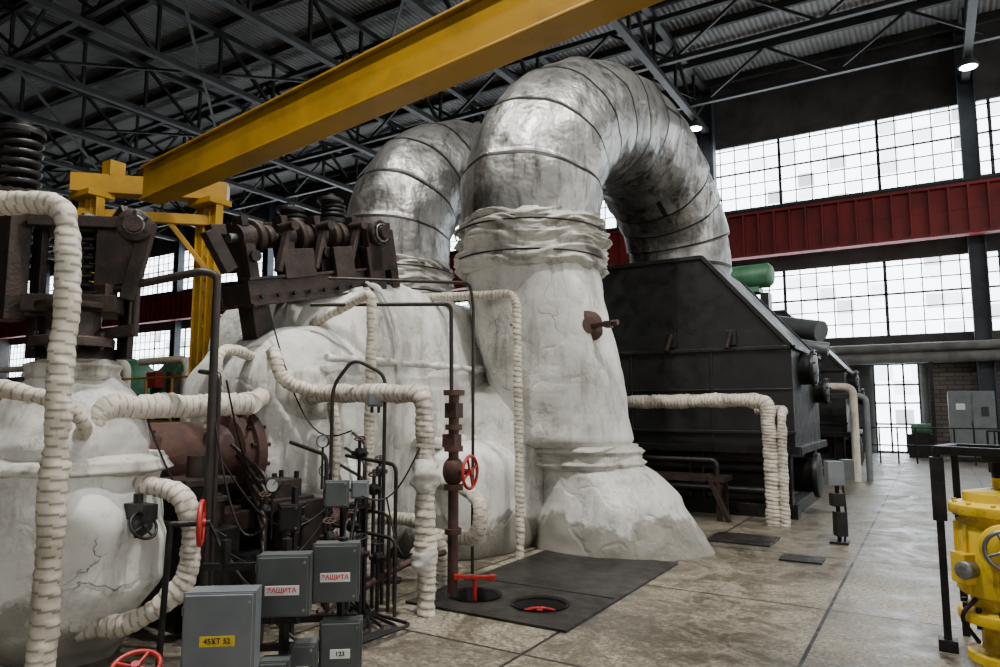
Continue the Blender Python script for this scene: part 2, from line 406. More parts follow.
for i in range(7):
    xa=cols[i];xb=cols[i]-9.6
    for (ya,yb) in ((2.5,11),(11,19.5)):
        b.beam((xa,ya,14.0),(xb,yb,14.0),.09,.09,M_TRUSS); b.beam((xb,ya,14.0),(xa,yb,14.0),.09,.09,M_TRUSS)
b.build('roof_wind_bracing')
g=B(); yg=YN-1.25
g.beam((XL+.1,yg,8.85),(XR-.1,yg,8.85),.06,1.7,M_REDB)
for z in(7.95,9.72): g.box((CX,yg,z),(W-.2,.5,.1),M_REDB)
x=XL+.3
while x<XR: g.box((x,yg-.1,8.85),(.06,.28,1.7),M_REDB); x+=.6
g.box((CX,yg-.03,8.9),(W-.2,.04,.1),M_REDB)
g.box((CX,yg,9.83),(W-.2,.1,.16),M_DARK)
g.build('crane_runway_girder')
g=B()
for z,r in((3.95,.16),(3.55,.2)): g.tube([(-34,YN-1.0,z),(15.5,YN-1.0,z)],r,M_PIPEG,12,0,3)
for x in range(-32,15,4): g.box((x,YN-1.0,1.8),(.12,.12,3.6),M_DARK)
g.build('wall_service_pipes')
for (x,y,z,pw) in((1.7,28.2,13.8,0),(-7.9,28.6,13.8,0),(-3.1,2.5,13.96,1650),(1.7,6,13.8,1400),(-7.9,5,13.8,550),(6.5,11,13.96,450)):  # powered fixtures are unseen, added overhead to light the machine
    l=B(); l.lathe((x,y,z-.35),(0,0,1),[(.3,0),(.32,.05),(.2,.25),(.1,.36)],M_GREY,20); l.lathe((x,y,z-.37),(0,0,1),[(.02,0),(.24,.005),(.26,.03)],M_LAMP,20)
    o=l.build('high_bay_and_added_lamp')
    if pw:
        ld=bpy.data.lights.new('added_lamp_light','AREA'); ld.shape='DISK'; ld.size=.55; ld.energy=pw; ld.color=(1,.97,.92)
        lo=bpy.data.objects.new('added_lamp_light',ld); bpy.context.scene.collection.objects.link(lo); lo.parent=o; lo.location=V((x,y,z-.42))-o.location
# ---------------------------------------------------------------- gantry crane
g=B()
A=V((-12.2,7.4,5.82)); Z=V((5.6,4.75,5.82))
dirv=(Z-A).normalized(); R=Matrix((dirv,V((0,0,1)).cross(dirv),V((0,0,1)))).transposed(); Lg=(Z-A).length; mid=(A+Z)/2
g.box(mid,(Lg,.3,.58),M_YEL,R=R)
for z in(-.30,.32): g.box(mid+V((0,0,z)),(Lg,.42,.04),M_YEL,R=R)
def leg(c):
    c=V(c)
    for off in((.75,.75),(-.75,-.75)):
        p=c+V((off[0],off[1],0))
        for qx in(-.2,.2): g.ibeam((p.x+qx,p.y,.3),(p.x+qx,p.y,5.7),.16,.22,.03,M_YEL)
        z=.6
        while z<5.3: g.beam((p.x-.18,p.y,z),(p.x+.18,p.y,z+.35),.04,.04,M_YEL); g.beam((p.x+.18,p.y,z+.35),(p.x-.18,p.y,z+.7),.04,.04,M_YEL); z+=.7
        g.box((p.x,p.y,.16),(.8,.7,.32),M_YEL); g.cyl((p.x-.2,p.y,.12),(p.x+.2,p.y,.12),.12,M_DARK)
        g.box((p.x,p.y,5.75),(.7,.5,.12),M_YEL)
    q=V((.9,.9,0)); g.beam(V((c.x,c.y,5.98))-q*1.1,V((c.x,c.y,5.98))+q*1.1,.36,.36,M_YEL)
    g.beam(V((c.x,c.y,5.4))-q,V((c.x,c.y,5.4))+q,.16,.2,M_YEL)
    g.beam(V((c.x,c.y,.9))-q*.85,V((c.x,c.y,.9))+q*.85,.2,.25,M_YEL)
    g.beam(V((c.x+.75,c.y+.75,4.4)),V((c.x+.2,c.y+.2,5.4)),.1,.1,M_YEL)
    g.beam(V((c.x-.75,c.y-.75,4.4)),V((c.x-.2,c.y-.2,5.4)),.1,.1,M_YEL)
    g.box((c.x-.5,c.y-.5,6.3),(.3,.3,.3),M_YEL); g.box((c.x,c.y,6.25),(.5,.4,.2),M_DARK)
leg((-12.8,7.8,0)); leg((5.7,4.75,0))
g.build('gantry_crane',.01)
# ---------------------------------------------------------------- steam ducts
def duct(x,y,yend,xend,skirt,rz=1.95):
    d=B()
    if skirt:
        d.loft([(-3.5,8.5,0,1.17,1.0),(-3.53,8.48,.2,1.1,.95),(-3.6,8.45,.6,.93,.86),(-3.72,8.4,.9,.76,.74),(-3.8,8.37,1.0,.66,.66)],M_WHITE,lump=.08,sub=8)
        d.loft([(-3.83,8.36,.94,.68,.68),(-3.85,8.36,1.02,.78,.76),(-3.9,8.36,1.12,.74,.72),(-3.92,8.36,1.17,.80,.78),(-3.95,8.36,1.24,.72,.72)],M_FOLD,lump=.05,fold=.07,sub=6)
        d.loft([(-4.0,8.35,1.22,.74,.74),(-4.08,8.35,1.3,.85,.85),(-4.25,8.35,1.9,.90,.90),(-4.42,8.35,2.5,.93,.93),(-4.6,8.33,3.4,.95,.95),(x,y,3.62,.93,.93)],M_WHITE,lump=.08,lf=1.1,sub=10)
    else:
        d.loft([(x,y,0,1.0,1.0),(x,y,1.5,.95,.95),(x,y,3.62,.93,.93)],M_WHITE,lump=.06)
    d.loft([(x,y,3.48,.94,.94),(x,y,3.56,1.03,1.03),(x,y,3.8,.99,.99),(x,y,3.9,1.04,1.04),(x,y,4.0,.98,.98),(x,y,4.12,1.03,1.03),(x,y,4.24,.95,.95)],M_FOLD,n=140,sub=10,lump=.05,lf=2.4,fold=.09,ff=18)
    for zz in (3.66,4.05): d.torus((x,y,zz),(0,0,1),1.045,.012,M_DARK,64,6)
    P=[]; n=190
    for i in range(12): P.append(V((x,y,4.1+.3*i/12)))
    for i in range(n+1):
        t=math.pi*i/n; f=(1-math.cos(t))/2
        P.append(V((x+(xend-x)*f,y+(yend-y)*f,4.4+rz*math.sin(t))))
    for i in range(1,8): P.append(V((xend,yend,4.4-.5*i/7)))
    seg=.62
    def rf(L,th,p):
        q=(L/seg)%1.0; r=.945+.05*q
        if q<.08: r+=.05
        dd=V((math.cos(th),math.sin(th),0))
        r+=.045*noise.noise(p*1.3+dd*2)+.014*noise.noise(p*4+dd*5)
        return r
    d.tube(P,1,M_CLAD,72,raw=True,rfun=rf,mat2=M_STRAP,mfun=lambda L,th:((L/seg)%1.0)<.06 or (abs(((th+int(L/seg)*2.4)%(2*math.pi))-3)<.03))
    return d
d=duct(-4.62,8.32,13.4,-4.1,True)
ax=V((.75,-.62,.1)).normalized(); c=V((-3.62,7.98,2.72))
d.lathe(c-ax*.1,ax,[(.2,0),(.2,.13),(.1,.135),(.1,.17)],M_RUSTR,24,lump=.02,lf=9); d.cyl(c,c+V((.42,-.05,.02)),.035,M_RUSTR,10); d.box(c+V((.3,-.05,0)),(.08,.1,.08),M_RUSTR)
d.build('steam_duct')
duct(-8.05,9.5,14.4,-7.6,False,2.15).build('steam_duct')
# ---------------------------------------------------------------- turbine casing
b=B()
b.blob((-6.4,7.0,1.62),(1.3,1.95,1.68),.55,M_WHITE,lump=.13,lf=.9)
b.blob((-6.0,5.7,1.3),(.85,1.35,1.28),.55,M_WHITE,lump=.12,lf=1.1)
b.blob((-5.5,7.6,.55),(1.2,1.2,.75),.5,M_WHITE,lump=.08)
b.blob((-4.85,8.2,1.0),(.7,.8,1.05),.6,M_WHITE,lump=.08)
b.blob((-5.45,5.0,1.8),(.32,.42,.4),.8,M_FOLD,lump=.12,lf=3)
b.blob((-5.35,5.6,.6),(.42,.5,.65),.7,M_WHITE,lump=.1,lf=2.0)
b.tube([(-5.06,6.0,.3),(-5.0,6.0,1.5),(-5.02,6.0,2.6),(-5.3,6.0,3.12),(-6.2,6.0,3.25)],.04,M_WHITE,10,.3,.06,lump=.03)
b.tube([(-5.1,5.0,2.2),(-5.0,6.5,2.2),(-5.02,8.2,2.2)],.035,M_WHITE,10,.3,.06,lump=.03)
b.tube([(-4.98,6.3,1.28),(-4.95,7.0,1.3),(-4.98,8.0,1.28)],.07,M_FOLD,12,.3,.04,lump=.04,lf=4)
b.build('turbine_casing')
b=B(); b.blob((-10.2,9.5,.9),(1.4,2.0,1.2),.6,M_WHITE,lump=.1); b.build('turbine_casing')
# ---------------------------------------------------------------- condenser hoods
def hood(y0,y1,name='condenser_hood',xr=-1.85):
    h=B(); xl=-7.4
    prof=[(xl,1.0),(xr,1.0),(xr,2.68),(xr-1.35,4.25),(xl+1.3,4.25),(xl,2.68)]
    n=len(prof)
    vs=[V((x,y0,z)) for x,z in prof]+[V((x,y1,z)) for x,z in prof]
    fs=[tuple(range(n)),tuple(range(2*n-1,n-1,-1))]+[(i,i+n,(i+1)%n+n,(i+1)%n) for i in range(n)]
    h.add(vs,fs,M_BLACK)
    h.box(((xl+xr)/2,y0-.02,2.66),(xr-xl+.1,.06,.06),M_BLACK); h.box(((xl+xr)/2,y0-.02,1.05),(xr-xl+.16,.14,.12),M_BLACK)
    h.box(((xl+xr)/2,y0-.02,1.32),(xr-xl+.06,.07,.05),M_BLACK)
    h.box((xr+.03,(y0+y1)/2,2.66),(.08,y1-y0+.1,.06),M_BLACK); h.box((xr+.03,(y0+y1)/2,1.05),(.14,y1-y0+.1,.12),M_BLACK)
    for k in (0,1):
        yy=y0-.02 if k==0 else y1+.02
        h.beam((xr,yy,2.68),(xr-1.35,yy,4.25),.07,.07,M_BLACK)
    h.beam((xr-1.35,y0,4.25),(xl+1.3,y0,4.25),.07,.07,M_BLACK)
    for x in(-3.1,-4.5,-5.9): h.box((x,y0-.015,1.85),(.04,.03,1.6),M_BLACK)
    h.box(((xl+xr)/2,y0-.012,2.0),(xr-xl,.02,.03),M_BLACK)
    for k in range(28): h.cyl((xr-.1-.19*k,y0-.07,2.66),(xr-.1-.19*k,y0-.03,2.66),.014,M_DARK,6); h.cyl((xr-.1-.19*k,y0-.12,1.05),(xr-.1-.19*k,y0-.06,1.05),.018,M_DARK,6)
    for x in(-2.75,-3.75): h.beam((x,y0-.05,2.95),(x-.05,y0-.2,2.66),.05,.06,M_RUST); h.box((x,y0-.03,2.85),(.16,.05,.25),M_BLACK)
    for z,r,yy in((2.35,.26,y0+.9),(2.0,.2,y1-.5)): 
        h.lathe((xr-.05,yy,z),(1,0,0),[(r,0),(r,.22),(r*1.25,.22),(r*1.25,.28),(.05,.3)],M_BLACK,24); h.bolts((xr+.22,yy,z),(1,0,0),r*1.12,10,.02,.08,M_DARK)
    h.box(((xl+xr)/2,(y0+y1)/2,.62),(xr-xl-.5,y1-y0-.4,.8),M_DARK)
    for x in(xr-.2,-3.4,-4.9,xl+.2):
        for yy in(y0+.1,y1-.1): h.ibeam((x,yy,0),(x,yy,1.0),.22,.22,.03,M_DARK)
    h.box(((xl+xr)/2,y0+.1,.1),(xr-xl,.24,.2),M_DARK); h.box((xr-.2,(y0+y1)/2,.1),(.24,y1-y0,.2),M_DARK)
    h.tube([(-2.3,y0+.1,.75),(-5.5,y0+.1,.75)],.09,M_DARK,12,0,.5); h.tube([(-2.2,y0+.02,.4),(-5.5,y0+.02,.4)],.06,M_DARK,12,0,.5)
    h.lathe((xr-.35,y0+.8,.62),(1,0,0),[(.28,0),(.28,.5),(.36,.5),(.36,.58),(.1,.6)],M_DARK,20)
    h.build(name,.012)
hood(11.75,14.6); hood(19.5,22.6)
g=B(); g.lathe((-3.9,16.6,4.7),(1,-.1,0),[(.1,0),(.26,.03),(.28,.1),(.28,.9),(.2,.98),(.08,1.0)],M_GREEN,24); g.box((-3.5,16.6,4.38),(.6,.5,.12),M_GREEN)
for x in (-3.8,-3.1): g.box((x,16.6,2.15),(.18,.4,4.3),M_DARK)
g.box((-3.45,16.6,.2),(1.2,1.4,.4),M_CONC); g.cyl((-3.1,16.6,3.6),(-1.9,15.9,3.3),.22,M_GREY,20); g.cyl((-3.0,17,3.2),(-1.9,17,3.0),.15,M_GREYL,20)
g.build('green_electric_motor')
g=B(); g.box((-3.6,11.2,.62),(1.7,.5,.08),M_RUST)
for x in(-4.35,-2.85): 
    for y in(11.0,11.4): g.box((x,y,.3),(.07,.07,.6),M_RUST)
g.tube([(-2.9,11.1,.1),(-2.9,11.1,.9),(-4.3,11.1,.9)],.04,M_PIPE,10,.1); g.beam((-2.7,10.95,0),(-3.0,10.95,.7),.12,.06,M_RUST)
g.build('steel_bench')
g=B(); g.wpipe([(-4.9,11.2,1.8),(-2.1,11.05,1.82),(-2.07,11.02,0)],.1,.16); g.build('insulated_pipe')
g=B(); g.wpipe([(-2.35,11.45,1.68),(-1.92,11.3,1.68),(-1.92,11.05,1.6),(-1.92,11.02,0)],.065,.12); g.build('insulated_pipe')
g=B(); g.tube([(-1.6,18.6,0),(-1.6,18.6,2.2),(-2.6,18.6,2.25)],.09,M_WRAP,14,.2); g.tube([(-1.35,18.8,0),(-1.35,18.8,2.0),(-2.5,18.9,2.0)],.07,M_GREYL,14,.2); g.build('insulated_pipe')
# ---------------------------------------------------------------- left valve chest
b=B(); c=V((-5.15,2.66,0))
b.slathe(c,(0,0,1),[(.30,0),(.42,.12),(.52,.3),(.60,.55),(.61,.8),(.60,1.05),(.56,1.2),(.58,1.28)],M_WHITE,64,lump=.10,lf=1.8)
b.slathe(c,(0,0,1),[(.5,1.32),(.52,1.45),(.48,1.62),(.38,1.8),(.27,1.92),(.2,1.98)],M_WHITE,64,lump=.09,lf=2.3)
b.slathe(c,(0,0,1),[(.53,1.25),(.62,1.28),(.61,1.35),(.53,1.39)],M_FOLD,64,lump=.05,lf=5,fold=.05)
b.slathe(c,(0,0,1),[(.16,1.86),(.3,1.92),(.3,2.0),(.2,2.04)],M_FOLD,48,lump=.06,lf=5,fold=.05)
b.lathe(c,(0,0,1),[(.24,2.0),(.24,2.12),(.18,2.12),(.18,2.2),(.13,2.2),(.13,2.34)],M_RUST,24)
b.build('steam_valve_chest')
b=B(); c=V((-5.15,2.66,0))
for dx,dy in((-.22,-.2),(.22,.2)):
    p=c+V((dx,dy,0)); b.beam(p+V((0,0,2.05)),p+V((0,0,3.0)),.05,.14,M_RUST)
b.box(c+V((0,0,2.42)),(.6,.45,.12),M_RUST,.7); b.box(c+V((0,0,3.0)),(.6,.42,.08),M_RUST,.7)
b.cyl(c+V((0,0,2.2)),c+V((0,0,3.1)),.04,M_CHROME,12)
b.spring(c+V((0,0,2.5)),.13,.024,.46,7,M_DARK)
b.lathe(c+V((.1,-.1,2.12)),(0,0,1),[(.26,0),(.26,.06),(.17,.08),(.17,.24),(.24,.26),(.24,.3)],M_RUST,24); b.bolts(c+V((.1,-.1,2.16)),(0,0,1),.22,8,.022,.12,M_DARK)
c2=V((-5.4,2.3,0)); b.spring(c2+V((0,0,3.2)),.12,.026,.42,6,M_DARK); b.cyl(c2+V((0,0,2.9)),c2+V((0,0,3.7)),.03,M_DARK); b.lathe(c2+V((0,0,3.62)),(0,0,1),[(.15,0),(.15,.04),(.06,.05),(.06,.1)],M_DARK,20); b.lathe(c2+V((0,0,3.14)),(0,0,1),[(.17,0),(.17,.06)],M_RUST,20)
b.beam(c2+V((0,0,2.3)),c2+V((0,0,3.14)),.14,.2,M_RUST); b.beam(c2+V((0,0,2.4)),c+V((0,0,2.42)),.1,.14,M_RUST)
q=V((-4.85,2.7,0)); nx=V((.75,-.6,0)).normalized()
b.box(q+V((-.05,.05,2.78)),(.26,.08,.5),M_RUST,.75); b.box(q+V((.1,.12,2.74)),(.1,.08,.58),M_RUST,(0,.2,.75))
b.lathe(q+nx*.02+V((.08,.1,2.98)),nx,[(.115,0),(.115,.08),(.06,.09),(.06,.13)],M_RUST,24); b.bolts(q+nx*.09+V((.08,.1,2.98)),nx,.09,6,.013,.05,M_DARK); b.torus(q+nx*.1+V((.08,.1,2.98)),nx,.06,.012,M_CHROME)
b.beam(c+V((0,0,2.95)),q+V((.1,.12,3.02)),.08,.12,M_RUST); b.beam(q+V((0,0,2.5)),c+V((0,0,2.5)),.1,.12,M_RUST)
b.cyl(q+V((.1,.12,2.2)),q+V((.1,.12,2.75)),.025,M_RUST,10); b.beam(q+V((.1,.12,2.25)),c+V((.1,0,2.2)),.06,.08,M_RUST)
b.beam(q+V((-.3,.1,2.95)),q+V((-.05,.1,3.12)),.06,.12,M_RUST)
b.build('valve_spring_servo',.006)
# ---------------------------------------------------------------- rocker linkage
b=B(); A0=V((-5.8,4.45,2.74)); A1=V((-5.75,6.3,3.16)); du=(A1-A0).normalized(); sd=V((1,-.05,0)).normalized(); up=du.cross(V((-1,0.05,0))).normalized()
if up.z<0: up=-up
RM=Matrix((sd,du,up)).transposed(); SC=.82
def P(u,v,w): return A0+du*u*SC+sd*v+up*w
def rb(u,v,w,su,sv,sw,mat=M_RUST): b.box(P(u,v,w),(sv,su*SC,sw),mat,R=RM)
for v in(-.22,.24): rb(1.17,v,.08,2.4,.07,.24); rb(1.17,v,.2,2.4,.14,.03); rb(1.17,v,-.05,2.4,.14,.03)
for u in(.05,.6,1.2,1.8,2.3): rb(u,0,.06,.1,.5,.2)
for u in(.15,.75,1.3,2.0):
    rb(u,.1,.4,.14,.22,.42); b.lathe(P(u-.1,.1,.62),du,[(.13,0),(.13,.17)],M_RUST,20); b.lathe(P(u,.24,.42),sd,[(.06,0),(.06,.04)],M_DARK,8); rb(u,.1,.78,.1,.16,.1)
b.cyl(P(-.05,.1,.62),P(2.35,.1,.62),.045,M_CHROME,16)
for u,r in((.32,.17),(.5,.12),(.95,.19),(1.1,.13),(1.55,.17),(1.72,.15)):
    b.lathe(P(u-.04,.1,.62),du,[(r*.5,-.02),(r,0),(r,.07),(r*.5,.09)],M_RUST,24)
for u in(.4,1.0,1.62): b.beam(P(u,.12,.75),P(u+.12,-.3,.35),.1,.12,M_RUST); b.beam(P(u,.3,.25),P(u+.3,.28,.72),.05,.08,M_RUST); b.cyl(P(u+.28,.2,.7),P(u+.28,.4,.7),.05,M_RUST,14)
rb(.75,.3,.32,.5,.05,.3); rb(1.5,.32,.3,.35,.05,.34); rb(1.0,-.15,.75,1.2,.12,.1); rb(.35,-.2,.55,.3,.2,.5); rb(1.9,-.2,.5,.3,.2,.55)
for u,w in((1.1,.68),(1.85,.8)):
    b.cyl(P(u,-.05,.3),P(u,-.05,w+.3),.03,M_CHROME,10)
    b.lathe(P(u,-.05,w-.03),(0,0,1),[(.16,0),(.16,.05)],M_DARK,20); b.spring(P(u,-.05,w+.02),.12,.028,.2,4,M_DARK); b.lathe(P(u,-.05,w+.22),(0,0,1),[(.15,0),(.15,.04),(.05,.05),(.05,.1)],M_DARK,20)
    b.beam(P(u,-.05,.05),P(u,-.05,w),.14,.16,M_RUST)
rb(2.25,.3,.45,.5,.1,.56); rb(2.48,.28,.3,.16,.12,.7); rb(2.1,.3,.2,.3,.1,.5)
b.lathe(P(2.2,.34,.6),sd,[(.15,0),(.15,.08),(.08,.09),(.08,.16)],M_RUST,24); b.bolts(P(2.2,.42,.6),sd,.12,8,.016,.05,M_DARK); b.torus(P(2.2,.44,.6),sd,.1,.012,M_CHROME)
for k in range(10): b.cyl(P(.1+k*.25,.3,.02),P(.1+k*.25,.34,.02),.025,M_DARK,6)
for u in(.3,1.1,2.1): b.beam(P(u,-.05,-.45),P(u,-.05,0),.22,.22,M_RUST)
b.beam(P(-.1,.1,.3),P(-.3,.1,.7),.1,.14,M_RUST); b.beam(P(-.3,.1,.7),P(-.1,.1,.7),.1,.1,M_RUST)
b.build('valve_rocker_linkage',.006)
# brown coupling & bearing pedestal
b=B(); y0=3.3
b.lathe((-5.65,y0,1.28),(0,1,0),[(.30,0),(.36,.02),(.36,.1),(.30,.11),(.30,.7),(.27,.72),(.27,.9),(.38,.92),(.38,1.02),(.43,1.03),(.43,1.13),(.30,1.15),(.30,1.5)],M_RUSTR,36)
b.bolts((-5.65,y0+1.08,1.28),(0,1,0),.39,14,.022,.2,M_RUST); b.bolts((-5.65,y0+.06,1.28),(0,1,0),.33,12,.018,.14,M_RUST)
b.box((-5.5,4.0,.75),(.9,1.3,.16),M_RUST); b.box((-5.5,3.95,.4),(.7,1.0,.8),M_DARK)
b.box((-5.0,4.35,1.0),(.3,.3,.16),M_RUST); b.box((-4.98,4.35,.88),(.42,.46,.1),M_RUST); b.box((-4.9,4.4,.45),(.4,.46,.9),M_RUST)
for x in(-5.1,-4.9): 
    for y in(4.23,4.48): b.cyl((x,y,1.05),(x,y,1.14),.025,M_DARK,6)
b.box((-5.15,3.6,.55),(.35,.4,1.1),M_DARK); b.box((-5.1,3.6,1.12),(.42,.46,.06),M_RUST); b.cyl((-5.1,3.6,1.12),(-5.1,3.6,1.32),.07,M_RUST,16); b.box((-4.85,3.9,.25),(.5,.6,.5),M_DARK)
b.tube([(-4.8,4.7,0),(-4.8,4.7,.6),(-4.75,4.95,.75),(-4.75,5.3,.75)],.07,M_RUSTR,14,.15); b.lathe((-4.8,4.7,.4),(0,0,1),[(.11,0),(.11,.04)],M_RUSTR,18)
b.box((-4.7,3.5,.4),(.22,.3,.8),M_DARK); b.cyl((-4.72,3.5,.8),(-4.72,3.5,1.05),.06,M_RUST,14); b.lathe((-4.72,3.5,1.0),(0,0,1),[(.1,0),(.1,.03)],M_RUST,16)
b.build('shaft_bearing_pedestal',.008)
# ---------------------------------------------------------------- insulated pipes
def ip(pts,r,fil=.14): 
    g=B(); g.wpipe(pts,r,fil); return g
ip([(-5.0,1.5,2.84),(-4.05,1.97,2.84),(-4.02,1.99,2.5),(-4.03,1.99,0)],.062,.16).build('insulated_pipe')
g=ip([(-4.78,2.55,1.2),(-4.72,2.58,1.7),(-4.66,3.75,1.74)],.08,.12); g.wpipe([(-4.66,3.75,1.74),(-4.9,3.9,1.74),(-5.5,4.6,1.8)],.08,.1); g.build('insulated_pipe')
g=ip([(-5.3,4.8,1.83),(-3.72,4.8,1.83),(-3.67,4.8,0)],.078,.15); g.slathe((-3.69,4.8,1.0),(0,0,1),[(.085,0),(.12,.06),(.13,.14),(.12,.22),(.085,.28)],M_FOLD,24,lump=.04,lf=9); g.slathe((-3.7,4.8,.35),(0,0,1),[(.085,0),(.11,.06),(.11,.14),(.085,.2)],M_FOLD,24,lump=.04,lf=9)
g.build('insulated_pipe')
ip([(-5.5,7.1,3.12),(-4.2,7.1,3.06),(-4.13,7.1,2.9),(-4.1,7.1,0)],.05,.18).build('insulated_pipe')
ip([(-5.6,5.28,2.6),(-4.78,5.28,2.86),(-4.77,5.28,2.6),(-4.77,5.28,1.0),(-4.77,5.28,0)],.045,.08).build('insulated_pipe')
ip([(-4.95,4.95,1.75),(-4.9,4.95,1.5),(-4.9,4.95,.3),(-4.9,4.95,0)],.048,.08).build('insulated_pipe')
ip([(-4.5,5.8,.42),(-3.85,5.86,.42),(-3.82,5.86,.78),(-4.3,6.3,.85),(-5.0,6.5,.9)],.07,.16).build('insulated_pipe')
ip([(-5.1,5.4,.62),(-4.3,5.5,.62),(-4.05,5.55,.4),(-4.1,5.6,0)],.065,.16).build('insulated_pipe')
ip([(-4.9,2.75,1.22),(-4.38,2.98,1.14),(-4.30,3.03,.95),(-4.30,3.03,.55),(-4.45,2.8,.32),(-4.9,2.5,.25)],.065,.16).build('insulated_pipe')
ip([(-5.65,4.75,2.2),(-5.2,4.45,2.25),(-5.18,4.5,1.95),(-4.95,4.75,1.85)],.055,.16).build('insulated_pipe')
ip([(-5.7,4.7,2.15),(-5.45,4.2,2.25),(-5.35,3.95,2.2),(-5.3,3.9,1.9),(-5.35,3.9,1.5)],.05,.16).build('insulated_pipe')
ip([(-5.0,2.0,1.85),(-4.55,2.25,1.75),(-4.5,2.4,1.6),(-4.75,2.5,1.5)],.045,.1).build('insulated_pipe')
def tp(pts,r,name='steel_tube',mat=None,fil=.08):
    g=B(); g.tube(pts,r,mat or M_PIPE,10,fil,.12); return g.build(name)
tp([(-5.2,2.45,2.43),(-4.42,3.1,2.68),(-4.37,3.19,2.66),(-4.37,3.19,0)],.03)
tp([(-4.45,3.3,0),(-4.45,3.3,1.95),(-5.1,3.6,2.0)],.02)
tp([(-5.35,5.0,2.75),(-4.3,6.0,2.8),(-4.28,6.0,1.2),(-4.28,6.0,0)],.022)
tp([(-5.3,5.2,3.05),(-4.2,6.2,3.05),(-4.15,6.2,2.8),(-4.15,6.2,0)],.018)
tp([(-4.6,4.6,0),(-4.6,4.6,1.9),(-4.45,4.7,2.15),(-4.2,4.85,2.0),(-4.2,4.85,0)],.017,fil=.1)
tp([(-4.45,4.4,0),(-4.45,4.4,1.3),(-4.9,4.4,1.4)],.018)
tp([(-4.1,4.9,0),(-4.1,4.9,1.2),(-4.8,5.0,1.25)],.018)
tp([(-4.0,4.7,0),(-4.0,4.7,.8),(-4.9,4.75,.85)],.016)
tp([(-3.86,4.62,0),(-3.86,4.62,.62),(-4.7,4.7,.66)],.016)
for k in range(7):
    x=-4.2-.07*k; tp([(x,3.55+.06*k,0),(x,3.55+.06*k,.55+.1*k),(x-.5,3.95,.85+.09*k)],.018)
for k in range(4):
    tp([(-4.5-.08*k,4.9+.1*k,0),(-4.5-.08*k,4.9+.1*k,.9+.15*k),(-5.1,5.1+.1*k,1.0+.15*k)],.015)
tp([(-4.2,4.1,.1),(-4.0,4.9,.35),(-4.0,5.5,.35)],.03,mat=M_RUSTR); tp([(-4.6,3.3,.3),(-4.3,4.3,.3),(-4.3,5.2,.12)],.035)
for k in range(5): tp([(-3.75+.05*k,3.4+.1*k,.05),(-3.7+.05*k,4.0+.1*k,.05),(-4.0-.06*k,4.5,.05),(-4.4-.06*k,4.6,.25+.06*k)],.014,mat=M_DARK)
b=B()
for k,(x,y,z) in enumerate(((-4.28,4.55,.7),(-4.18,4.7,1.0),(-4.35,4.4,.5),(-4.05,4.62,.45),(-4.4,4.75,1.3),(-4.62,4.3,.75),(-4.5,3.8,.9),(-4.35,3.95,.6),(-4.55,5.2,1.1),(-3.95,4.3,.55),(-4.05,4.05,.7))):
    b.cyl((x,y,0),(x,y,z+.12),.016,M_DARK,8); b.lathe((x,y,z-.05),(0,0,1),[(.02,0),(.04,.01),(.04,.09),(.02,.1)],M_DARK,14); b.cyl((x-.07,y-.02,z),(x+.07,y+.02,z),.022,M_PIPE,10)
    b.wheel((x,y,z+.13),(.2,-.3,1),.045,M_DARK if k%2 else M_RUSTR,.007)
for (x,y,z) in((-4.45,4.35,1.42),(-4.62,4.55,1.15),(-4.3,3.7,1.12)):
    b.cyl((x,y,z-.4),(x,y,z-.05),.01,M_DARK,8); b.gauge((x,y,z),(.45,-.9,0),.055)
b.build('instrument_valve_manifold')
def cable(a,c,sag,r=.008):
    a,c=V(a),V(c); pts=[a.lerp(c,t/14)-V((0,0,sag*math.sin(math.pi*t/14))) for t in range(15)]
    g=B(); g.tube(pts,r,M_DARK,6,raw=True); g.build('electrical_cable')
cable((-5.5,4.6,2.7),(-4.5,4.75,1.5),.5); cable((-4.37,3.2,1.7),(-4.0,3.4,.9),.4); cable((-4.8,2.9,1.8),(-4.3,3.3,.8),.2); cable((-4.6,3.3,1.0),(-3.1,2.9,.6),.2)
cable((-4.2,4.9,.9),(-3.75,4.7,.5),.2); cable((-4.1,4.3,.9),(-3.1,3.1,.5),.25); cable((-4.1,4.2,1.0),(-4.3,3.3,.7),.3); cable((-4.5,3.4,1.3),(-4.1,4.2,1.0),.35); cable((-3.95,4.3,1.0),(-3.7,4.75,1.4),.2)
cable((-4.3,3.25,1.9),(-4.7,4.0,1.1),.25); cable((-4.35,3.2,.9),(-3.7,3.5,.1),.1,.012); cable((-4.0,4.3,.95),(-3.7,3.7,.05),.1,.012)
# brown valve with red handwheel
b=B(); x,y=-3.83,5.4
b.cyl((x,y,0),(x,y,1.85),.05,M_RUSTR,16)
for z,r in((1.82,.10),(1.5,.08),(1.3,.09),(.95,.09),(.55,.08)): b.lathe((x,y,z),(0,0,1),[(r,0),(r,.05)],M_RUSTR,20)
b.blob((x,y,1.12),(.1,.1,.13),.9,M_RUSTR,24,16,0); b.cyl((x,y,1.12),(x+.2,y-.02,1.12),.03,M_RUSTR,10); b.wheel((x+.2,y-.02,1.12),(1,.12,0),.145,M_RED)
b.box((x-.02,y,1.4),(.14,.12,.12),M_RUSTR); b.box((x,y,1.68),(.13,.12,.14),M_RUSTR)
b.build('gate_valve',.003)
b=B(); b.cyl((-4.8,2.85,.95),(-4.35,2.72,.95),.05,M_DARK,14); b.lathe((-4.55,2.78,.95),(.96,-.28,0),[(.1,0),(.1,.04)],M_DARK,16); b.wheel((-4.36,2.72,.95),(.96,.1,.6),.09,M_DARK); b.box((-4.45,2.75,1.03),(.22,.1,.1),M_DARK); b.cyl((-4.5,2.76,.95),(-4.5,2.76,1.14),.03,M_DARK,10); b.build('gate_valve')
